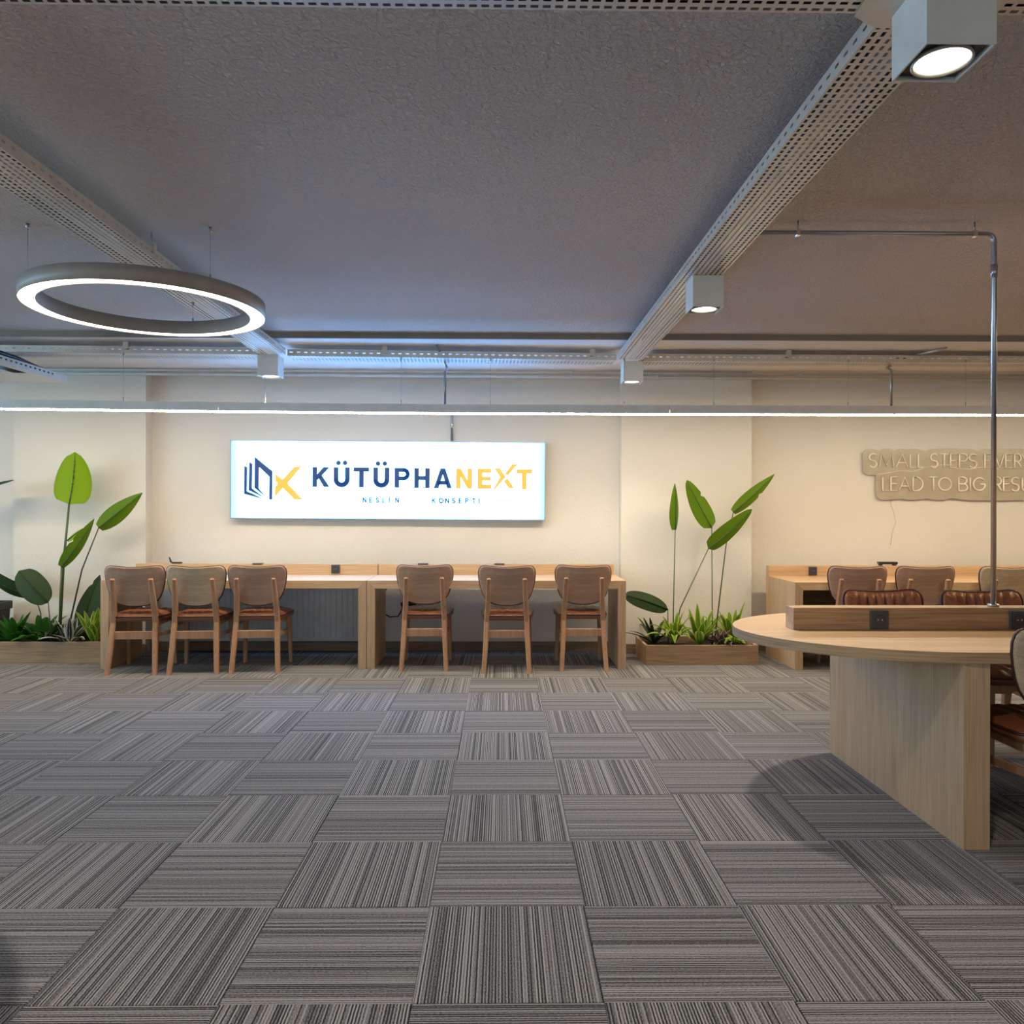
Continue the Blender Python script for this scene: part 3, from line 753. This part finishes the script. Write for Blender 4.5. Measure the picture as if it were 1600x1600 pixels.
def letter_polys(ch):
    """bold capitals in a unit-high box; returns polygons and width"""
    if ch == 'K': return [R_(0, .21, 0, 1), [(.21, .34), (.44, .56), (.84, 1), (.57, 1), (.21, .60)], [(.31, .46), (.46, .58), (.86, 0), (.60, 0)]], .86
    if ch == 'U':
        o = [(0, 1)] + arc(.4, .39, .4, 180, 360, 16) + [(.8, 1)]; i = [(.215, 1)] + arc(.4, .39, .185, 180, 360, 16) + [(.585, 1)]
        return ringpoly(o, i), .8
    if ch == 'T': return [R_(0, .76, .82, 1), R_(.275, .485, 0, .82)], .76
    if ch == 'P':
        o = [(.21, 1), (.46, 1)] + arc(.46, .69, .31, 90, -90, 14) + [(.21, .38)]; i = [(.21, .82), (.46, .82)] + arc(.46, .69, .13, 90, -90, 14) + [(.21, .56)]
        return [R_(0, .21, 0, 1)] + ringpoly(o, i), .77
    if ch == 'H': return [R_(0, .21, 0, 1), R_(.58, .79, 0, 1), R_(.21, .58, .41, .59)], .79
    if ch == 'A': return [[(0, 0), (.215, 0), (.455, .76), (.455, 1), (.345, 1)], [(.91, 0), (.695, 0), (.455, .76), (.455, 1), (.565, 1)], R_(.20, .71, .19, .35)], .91
    if ch == 'N': return [R_(0, .2, 0, 1), R_(.6, .8, 0, 1), [(.2, 1), (.2, .66), (.6, 0), (.6, .34)]], .8
    if ch == 'E': return [R_(0, .2, 0, 1), R_(.2, .67, .82, 1), R_(.2, .63, .42, .585), R_(.2, .67, 0, .18)], .67
for ch, x0, x1, z0, z1 in (('K',.747,.895,.295,.470),('U',.939,1.079,.295,.470),('T',1.12,1.255,.294,.469),('U',1.298,1.439,.293,.469),('P',1.492,1.624,.293,.468),
                           ('H',1.67,1.805,.292,.467),('A',1.849,2.006,.291,.466),('N',2.052,2.19,.291,.466),('E',2.248,2.365,.290,.465),('T',2.604,2.734,.288,.463)):
    ps, w = letter_polys(ch); sx = (x1 - x0) / w; sz = z1 - z0
    flat('letter_' + ch.lower(), [[(x0 + u * sx, z0 + v * sz) for u, v in p] for p in ps], M_YEL if x0 > 2.02 else M_NAVY, grow=.009 if x0 > 2.02 else .006)
for x, z in ((.979, .512), (1.039, .513), (1.338, .509), (1.400, .509)):
    flat('umlaut_dot', [arc(x, z, .019, 0, 345, 23)], M_NAVY)
flat('letter_x', [[(2.401,.47),(2.445,.47),(2.496,.396),(2.454,.395)], [(2.496,.396),(2.385,.269),(2.454,.395)], [(2.496,.42),(2.561,.51),(2.601,.511),(2.521,.415)], [(2.488,.355),(2.515,.378),(2.572,.296),(2.531,.296)]], M_YEL, grow=.009)

# single-stroke capitals (paths in a unit-high box, width last)
def stroke(ch):
    S_ = arc(.28, .745, .255, 30, 270, 12) + arc(.28, .25, .25, 90, -150, 12)
    return {'S': ([S_], .56), 'M': ([[(0, 0), (.12, 1), (.42, .12), (.72, 1), (.84, 0)]], .84), 'A': ([[(0, 0), (.36, 1), (.72, 0)], [(.13, .34), (.59, .34)]], .72),
            'L': ([[(0, 1), (0, 0), (.46, 0)]], .46), 'T': ([[(0, 1), (.62, 1)], [(.31, 1), (.31, 0)]], .62), 'E': ([[(.46, 1), (0, 1), (0, 0), (.46, 0)], [(0, .52), (.42, .52)]], .46),
            'P': ([[(0, 0), (0, 1), (.26, 1)] + arc(.26, .74, .26, 90, -90, 10) + [(0, .48)]], .52), 'V': ([[(0, 1), (.34, 0), (.68, 1)]], .68),
            'R': ([[(0, 0), (0, 1), (.26, 1)] + arc(.26, .74, .26, 90, -90, 10) + [(0, .48)], [(.24, .48), (.54, 0)]], .54), 'Y': ([[(0, 1), (.3, .5), (.6, 1)], [(.3, .5), (.3, 0)]], .6),
            'D': ([[(0, 0), (0, 1), (.22, 1)] + arc(.2, .5, .5, 90, -90, 16) + [(0, 0)]], .7), 'O': ([arc(.44, .5, .46, 0, 360, 28)], .9),
            'B': ([[(0, 0), (0, 1), (.24, 1)] + arc(.24, .76, .24, 90, -90, 10) + [(0, .52)], [(.24, .52)] + arc(.26, .26, .26, 90, -90, 10) + [(0, 0)]], .52), 'I': ([[(0, 0), (0, 1)]], .02),
            'G': ([arc(.44, .5, .46, 40, 360, 24) + [(.52, .5)]], .9), 'U': ([[(0, 1)] + arc(.3, .3, .3, 180, 360, 14) + [(.6, 1)]], .6), 'N': ([[(0, 0), (0, 1), (.62, 0), (.62, 1)]], .62),
            'K': ([[(0, 0), (0, 1)], [(.56, 1), (0, .42)], [(.18, .6), (.58, 0)]], .58)}[ch]
def tagline(txt, x0, x1, z0, hgt, mat):
    n = len(txt); step = (x1 - x0) / (n - 1 + .55)
    for k, ch in enumerate(txt):
        ps, w = stroke(ch); q = []
        for p in ps: q += ribbon([(x0 + k * step + u * hgt, z0 + v * hgt) for u, v in p], .0085)
        flat('tagline_letter', q, mat, grow=.002)
tagline('NESLIN', 1.206, 1.533, .156, .040, M_NAVY)
tagline('YENI', 1.586, 1.781, .158, .036, M_PALE)
tagline('KONSEPTI', 1.835, 2.291, .155, .040, M_NAVY)
for x in (2.255,): flat('tagline_dot', [arc(x + .027, .2, .003, 0, 345, 11)], M_GREY)
for x in (1.76,): flat('tagline_dot', [arc(x, .2, .003, 0, 345, 11)], M_PALE)
for x, z in ((1.123, .180), (2.368, .178)): flat('tagline_bullet', [arc(x, z, .008, 0, 345, 15)], M_PALE)
flat('tagline_rule', [R_(.781, 1.076, .1815, .1845)], M_PALE); flat('tagline_rule', [R_(2.416, 2.707, .1745, .1795)], M_GREY)

# ------------------------------------------------------------------ neon lettering on the right wall
ne = thing('neon_sign', 'unlit cream neon lettering on a clear scalloped backing on the right wall', 'neon sign', (3.33, 7.20, 1.40))
def nz(x, y): return ((x - 108) / 1600 * 270 * .005972, (588 - y) / 5.926 * .005925)   # panel drawing units to metres
sc = [(150, 362), (118, 335), (110, 290), (120, 255), (108, 215), (112, 165), (140, 128), (190, 122), (255, 132), (300, 122), (350, 118), (405, 132), (450, 122), (520, 124), (600, 120),
      (690, 138), (740, 122), (850, 116), (1000, 118), (1100, 118), (1170, 132), (1230, 120), (1400, 118), (1600, 116), (1800, 122), (2020, 118), (2080, 140), (2095, 220), (2070, 300), (2040, 345), (1990, 372), (1975, 420), (1985, 500), (1950, 560), (1900, 588),
      (1750, 592), (1600, 590), (1420, 596), (1280, 594), (1200, 596), (1100, 594), (960, 580), (935, 572), (860, 594), (760, 588), (690, 574), (640, 590), (500, 588), (470, 578), (380, 590), (270, 588), (240, 560), (234, 480), (234, 372), (225, 362)]
MB().prism([nz(*p) for p in sc], 1, -.002, .006).obj('backing_panel', M_ACRY, ne, .001)
def neon_letter(ch, x0, x1, yt, yb):
    ps, w = stroke(ch); a = nz(x0, yb); b = nz(x1, yt)
    m = MB(); sx = (b[0] - a[0]) / w if ch != 'I' else 1; sz = b[1] - a[1]
    for p in ps: m.tube([(a[0] + u * sx, -.012, a[1] + v * sz) for u, v in p], .0072, 8)
    m.obj('neon_letter', M_NEON, ne)
for ch, x0, x1 in (('S',163,238),('M',260,392),('A',415,520),('L',543,600),('L',618,668),('S',730,800),('T',815,900),('E',915,972),('P',998,1072),('S',1085,1160),('E',1232,1288),('V',1325,1412),('E',1425,1482),('R',1508,1570),('Y',1575,1650),
                   ('D',1730,1800),('A',1815,1905),('Y',1915,1990)): neon_letter(ch, x0, x1, 166, 293)
for ch, x0, x1 in (('L',290,350),('E',366,428),('A',442,545),('D',570,660),('T',716,802),('O',810,922),('B',992,1072),('I',1098,1100),('G',1130,1238),('R',1326,1388),('E',1406,1462),('S',1478,1552),('U',1580,1650),('L',1675,1730),('T',1738,1815),('S',1825,1895)): neon_letter(ch, x0, x1, 382, 508)
m = MB(); m.tube([(*nz(x, y),) [:1] + (-.009,) + (nz(x, y)[1],) for x, y in ((245,355),(330,345),(450,325),(580,328),(660,300),(740,285),(850,265),(930,270),(960,300),(1100,305),(1200,288),(1300,298),(1450,292),(1600,296))], .0035, 6)
m.obj('power_wire', M_NEON, ne)
for x, y in ((456, 140), (1095, 532), (1985, 150)):
    u, w = nz(x, y); MB().tube([(u, .02, w), (u, -.008, w)], .006, 10).obj('standoff_bolt', M_STEEL, ne)
m = MB(); m.tube([(nz(x, y)[0], .022, nz(x, y)[1]) for x, y in ((388, 570), (380, 620), (405, 690), (430, 800), (395, 900), (380, 1010))], .0016, 5); m.obj('hanging_cord', M_STEEL, ne)

# ------------------------------------------------------------------ planters and plants
def planter(label, x0, x1, y0, y1, hgt):
    t = thing('planter_box', label, 'planter', (x0, y0, 0), 0, 'oak planter boxes'); w = x1 - x0; d = y1 - y0; th = .022
    box('front_board', M_PLANT, t, 0, w, 0, th, 0, hgt, .0015); box('back_board', M_PLANT, t, 0, w, d - th, d, 0, hgt, .0015)
    box('side_board', M_OAKY, t, 0, th, th, d - th, 0, hgt, .0015); box('side_board', M_OAKY, t, w - th, w, th, d - th, 0, hgt, .0015)
    m = MB(); nx, ny = 24, 10; rnd = random.Random(4)
    vs = [(th + (w - 2*th) * i / nx, th + (d - 2*th) * j / ny, hgt - .05 + rnd.uniform(-.012, .012)) for i in range(nx + 1) for j in range(ny + 1)]
    m.add(vs, [(i*(ny+1)+j, (i+1)*(ny+1)+j, (i+1)*(ny+1)+j+1, i*(ny+1)+j+1) for i in range(nx) for j in range(ny)], True).obj('soil', M_SOIL, t)
    return t
planter('low oak planter box between the two right-hand desks', 1.204, 2.154, 6.54, 7.03, .165)
planter('low oak planter box cut off by the left edge', -6.0, -3.30, 6.645, 7.06, .176)

def leaf_mesh(base, tip, width, normal, prof='broad', bend=.0, fold=.15, splits=(), nl=18, na=6):
    b = Vector(base); e = Vector(tip); ax = e - b; L = ax.length; ax.normalize()
    nrm = Vector(normal); nrm = (nrm - ax * nrm.dot(ax)).normalized(); sd = ax.cross(nrm)
    m = MB(); vs = []; uv = []
    for i in range(nl + 1):
        v = i / nl
        if prof == 'broad': w = (math.sin(PI * min(1, v ** .62)) ** .55) if v < 1 else 0
        elif prof == 'oval': w = max(0, 1 - abs(2 * v - 1) ** 2.3) ** .52
        elif prof == 'paddle': w = max(0, 1 - abs(2 * v ** .60 - 1) ** 2.1) ** .58
        else: w = (math.sin(PI * min(1, (v * .93 + .07) ** .75)) ** .8) if v < 1 else 0
        w = max(w, .03) * width / 2
        for j in range(-na, na + 1):
            u = j / na
            ww = w
            for (sv, side) in splits:
                if abs(v - sv) < .025 and u * side > .25: ww = w * .72
            p = b + ax * (L * v) + nrm * (bend * L * math.sin(PI * v) - abs(u) * fold * w * 2 * .5) + sd * (u * ww)
            vs.append(p); uv.append((.5 + u / 2, v))
    k = 2 * na + 1
    m.add(vs, [(i*k+j, i*k+j+1, (i+1)*k+j+1, (i+1)*k+j) for i in range(nl) for j in range(k - 1)], True)
    m.uv = uv
    return m
def big_plant(label, loc, leaves, stems, group):
    t = thing('bird_of_paradise_plant', label, 'plant', loc, 0, group); o = Vector(loc)
    for base, tip, w, nrm, mat, pf, bend, fold, spl in leaves:
        m = leaf_mesh(Vector(base) - o, Vector(tip) - o, w, nrm, pf, bend, fold, spl)
        lf = m.obj('leaf', mat, t)
        bb, tt = Vector(base) - o, Vector(tip) - o; ax = (tt - bb); nv = Vector(nrm); nv = (nv - ax.normalized() * nv.dot(ax.normalized())).normalized()
        MB().tube([bb + ax * q + nv * (bend * ax.length * math.sin(PI * q) + .0045) for q in (0, .125, .25, .375, .5, .625, .75, .875, .97)], [.0055, .005, .0045, .004, .0035, .003, .0025, .002, .0012], 6).obj('midrib', M_STEM if mat is not M_LEAFD else M_LEAFD, lf)
    for pts, r, mat in stems:
        P = [Vector(p) - o for p in pts]
        MB().tube(P, [r * (1 - .35 * (1 - k / (len(P) - 1))) for k in range(len(P))], 8).obj('stem', mat, t)
    return t
F = (0, -1, 0)
big_plant('tall plant with an upright lime green leaf in the left planter', (-3.838, 6.85, .126),
    [((-3.752, 6.85, 1.336), (-3.676, 6.80, 1.785), .315, (.10, -1, .1), M_LEAFB, 'paddle', -.05, .10, ((.93, -1),)),
     ((-3.498, 6.85, 1.131), (-3.098, 6.80, 1.436), .155, (-.35, -.75, -.55), M_LEAFG, 'lance', .03, .35, ()),
     ((-3.800, 6.82, .795), (-3.478, 6.74, 1.212), .118, (.55, -.75, -.2), M_LEAFG, 'lance', .04, .35, ((.5, -1),)),
     ((-3.76, 6.84, 1.02), (-3.60, 6.84, 1.14), .06, (-.5, -.8, .3), M_LEAFB, 'lance', .02, .2, ())],
    [([(-3.752, 6.85, 1.336), (-3.795, 6.85, .88), (-3.838, 6.85, .10)], .013, M_STEM),
     ([(-3.498, 6.85, 1.131), (-3.641, 6.85, .769), (-3.79, 6.85, .10)], .008, M_STEMD),
     ([(-3.800, 6.82, .80), (-3.817, 6.83, .493), (-3.833, 6.84, .10)], .010, M_STEM)], 'tall broad-leaved plants')
big_plant('plant with two dark drooping oval leaves at the left edge of the left planter', (-3.90, 6.76, .126),
    [((-3.845, 6.70, .500), (-4.130, 6.76, .765), .225, (.25, -.95, .15), M_LEAFD, 'oval', .05, .12, ((.93, 1),)),
     ((-4.03, 6.82, .545), (-4.47, 6.86, .755), .18, (-.2, -.8, -.45), M_LEAFD, 'oval', .10, .2, ())],
    [([(-3.845, 6.70, .505), (-3.835, 6.75, .10)], .006, M_STEMD), ([(-4.03, 6.82, .55), (-3.985, 6.83, .40), (-3.965, 6.83, .10)], .006, M_STEMD)], 'tall broad-leaved plants')
big_plant('single dark upright leaf between the left planter and the first chair', (-3.66, 6.92, .126),
    [((-3.69, 6.92, .17), (-3.537, 6.95, .715), .255, (-.25, -1, .1), M_LEAFD, 'lance', .04, .15, ((.85, -1),))],
    [([(-3.69, 6.92, .18), (-3.68, 6.92, .10)], .007, M_STEMD)], 'tall broad-leaved plants')
big_plant('dark leaf tip poking in from the left edge at sign height', (-4.75, 6.85, .126),
    [((-4.56, 6.80, 1.44), (-4.172, 6.76, 1.540), .20, (-.15, -.35, 1), M_LEAFD, 'broad', .03, .1, ())],
    [([(-4.56, 6.80, 1.44), (-4.70, 6.84, 1.0), (-4.75, 6.85, .10)], .008, M_STEMD)], 'tall broad-leaved plants')
big_plant('tall thin-stemmed plant with four long green leaves in the right planter', (1.70, 6.82, .115),
    [((1.520, 6.85, 1.125), (1.505, 6.80, 1.530), .15, (.72, -.70, 0), M_LEAFG, 'lance', .02, .25, ()),
     ((1.833, 6.82, 1.141), (1.600, 6.76, 1.556), .165, (-.15, -.9, .2), M_LEAFG, 'broad', -.03, .25, ((.6, 1),)),
     ((2.030, 6.85, 1.280), (2.377, 6.80, 1.612), .115, (-.3, -.8, -.4), M_LEAFG, 'lance', .04, .3, ((.55, 1),)),
     ((1.792, 6.78, .962), (2.155, 6.72, 1.306), .17, (.35, -.9, -.2), M_LEAFG, 'broad', .03, .2, ())],
    [([(1.520, 6.85, 1.134), (1.505, 6.85, .383), (1.505, 6.85, .10)], .0065, M_STEM), ([(1.833, 6.82, 1.141), (1.84, 6.82, .331), (1.84, 6.82, .10)], .0065, M_STEM),
     ([(2.032, 6.85, 1.287), (1.971, 6.86, .995), (1.862, 6.85, .10)], .006, M_STEM), ([(1.794, 6.78, .964), (1.55, 6.78, .447), (1.475, 6.78, .10)], .0065, M_STEM)], 'tall broad-leaved plants')
big_plant('dark oval leaf lying sideways at the left end of the right planter', (1.42, 6.72, .115),
    [((1.425, 6.70, .445), (1.045, 6.66, .575), .150, (.1, -.9, .35), M_LEAFD, 'oval', .06, .15, ())],
    [([(1.425, 6.70, .447), (1.432, 6.71, .10)], .006, M_STEMD)], 'tall broad-leaved plants')

def strap_leaf(loc, base, az, length, rise, droop, width):
    """arching strap leaf"""
    m = MB(); nl = 10; vs = []; uv = []
    d = Vector((math.cos(az), math.sin(az), 0)); sd = Vector((-math.sin(az), math.cos(az), 0))
    for i in range(nl + 1):
        v = i / nl
        p = Vector(base) + d * (length * v * math.cos(rise) * (1 - .15 * v * droop)) + Vector((0, 0, length * (v * math.sin(rise) - droop * v * v * .75)))
        rim, front = (.183, 6.645) if loc[0] < 0 else (.172, 6.54)      # planter rim height and front plane
        wy = loc[1] + p.y
        if wy > front + .03: p.z = max(p.z, -.005)
        else: p.z = max(p.z, rim + .012 - loc[2] - max(0, front - .03 - wy) * 3.0)
        if wy > 7.035: p.z = max(p.z, rim + .01 - loc[2])
        w = width / 2 * max(.04, math.sin(PI * min(1, (v * .92 + .08) ** .8)) ** .75)
        for u in (-1, -.5, 0, .5, 1):
            vs.append(p + sd * (u * w) + Vector((0, 0, abs(u) * w * .45))); uv.append((.5 + u / 2, v))
    m.add(vs, [(i*5+j, i*5+j+1, (i+1)*5+j+1, (i+1)*5+j) for i in range(nl) for j in range(4)], True); m.uv = uv
    return m
def small_plant(name, label, cat, loc, mat, n, lr, rr, dr, wr_, seed, az0=0, az1=360):
    t = thing(name, label, cat, loc, 0, 'small foliage plants in the planters'); rnd = random.Random(seed)
    for k in range(n):
        az = rad(az0 + (az1 - az0) * (k + rnd.uniform(-.3, .3)) / n)
        m = strap_leaf(loc, (.008 * math.cos(az), .008 * math.sin(az), 0), az, rnd.uniform(*lr), rad(rnd.uniform(*rr)), rnd.uniform(*dr), rnd.uniform(*wr_))
        m.obj('leaf', mat, t)
    MB().tube([(0, 0, -.03), (0, 0, .03)], .012, 8).obj('stem', M_STEM, t)
    return t
small_plant('fern_plant', 'bushy bright green plant at the left end of the left planter', 'plant', (-4.19, 6.80, .13), M_LEAFF, 24, (.30, .42), (30, 82), (.2, .7), (.055, .08), 1)
small_plant('fern_plant', 'bushy green plant below the dark drooping leaves in the left planter', 'plant', (-3.98, 6.84, .13), M_LEAFF, 24, (.30, .42), (30, 82), (.2, .7), (.055, .08), 2)
small_plant('dracaena_plant', 'dark arching plant with thin pale edges in the middle of the left planter', 'plant', (-3.83, 6.76, .13), M_LEAFD, 14, (.30, .38), (45, 78), (.6, 1.0), (.05, .07), 3)
small_plant('spider_plant', 'white striped dark plant in the left planter', 'plant', (-3.685, 6.74, .13), M_LEAFW, 18, (.28, .37), (38, 80), (.2, .6), (.05, .068), 5)
small_plant('dracaena_plant', 'yellow edged green plant at the right end of the left planter', 'plant', (-3.50, 6.79, .13), M_LEAFV, 14, (.28, .44), (48, 86), (.1, .5), (.06, .085), 7)
small_plant('dracaena_plant', 'dark thin-leaved plant at the left end of the right planter', 'plant', (1.345, 6.88, .12), M_LEAFD, 13, (.28, .40), (30, 70), (.2, .5), (.035, .05), 9)
small_plant('spider_plant', 'spreading yellow striped plant overhanging the front of the right planter', 'plant', (1.475, 6.68, .17), M_LEAFV, 24, (.34, .46), (35, 84), (.45, .95), (.045, .06), 12)
small_plant('dracaena_plant', 'upright yellow striped plant in the middle of the right planter', 'plant', (1.715, 6.76, .13), M_LEAFV, 20, (.30, .42), (42, 86), (.1, .45), (.06, .08), 14)
small_plant('croton_plant', 'low purple brown clump near the right end of the right planter', 'plant', (1.895, 6.70, .12), M_LEAFP, 20, (.14, .24), (25, 75), (.2, .7), (.05, .07), 17)
small_plant('spider_plant', 'small green plant hanging over the right front of the right planter', 'plant', (1.985, 6.62, .16), M_LEAFV, 11, (.18, .28), (30, 65), (.7, 1.2), (.035, .05), 19)
small_plant('dracaena_plant', 'yellow green plant showing behind the left tip of the round-ended table', 'plant', (2.03, 6.88, .13), M_LEAFV, 18, (.32, .46), (38, 80), (.2, .5), (.055, .075), 23)
pot = thing('plant_pot', 'dark square pot at the far left edge behind the planter greenery', 'pot', (-4.46, 6.88, .126))
MB().prism([(-.10, 0), (.10, 0), (.125, .36), (-.125, .36)], 1, -.11, .11).obj('pot_body', M_POT, pot, .006)
box('pot_rim', M_BLACK, pot, -.135, .135, -.12, .12, .29, .36, .006)

# ------------------------------------------------------------------ small things
ch = thing('phone_charger', 'small black charger with a strap lying on the left desk back board', 'charger', (-2.93, 7.01, .812))
box('charger_body', M_BLACK, ch, 0, .085, -.012, .02, 0, .014, .003)
MB().tube([(.0, 0, .008), (-.012, 0, .02), (-.022, 0, .05), (-.030, 0, .058)], [.007, .009, .006, .003], 8).obj('plug', M_BLACK, ch)
MB().tube([(-.02, 0, .05), (-.05, 0, .055), (-.07, 0, .03), (-.075, 0, .002)], .0015, 5).obj('cord', M_PIPEW, ch)
dv = thing('power_strip', 'flat black power strip lying on top of the right desk back board', 'power strip', (3.38, 6.995, .803))
box('strip_body', M_BLACK, dv, 0, .165, -.03, .03, .012, .034, .004)
for x in (.02, .145): box('foot', M_SOCKET, dv, x - .01, x + .01, -.02, .02, 0, .012)
MB().tube([(0, 0, .022), (-.04, 0, .02), (-.05, -.02, -.0), (-.055, -.034, -.03), (-.055, -.036, -.088)], .0022, 6).obj('cord', M_PIPEW, dv)
pc = thing('plug_and_cable', 'black plug with a loop of cable hanging on the wall under the right desk', 'plug', (-.86, 7.11, .43))
MB().tube([(-.045, 0, .0), (.0, -.005, .02), (.05, 0, .015), (.085, 0, .005)], [.026, .030, .022, .012], 10).obj('plug_body', M_BLACK, pc)
MB().box(-.03, .03, 0, .118, -.035, .035).obj('wall_socket', M_SOCKET, pc, .003)
MB().tube([(-.03, 0, -.01), (-.075, 0, -.10), (-.15, 0, -.105), (-.215, .0, -.07), (-.24, .0, .0), (-.215, .0, .1), (-.16, .0, .18), (-.10, -.02, .222)], .006, 8).obj('cable', M_BLACK, pc)
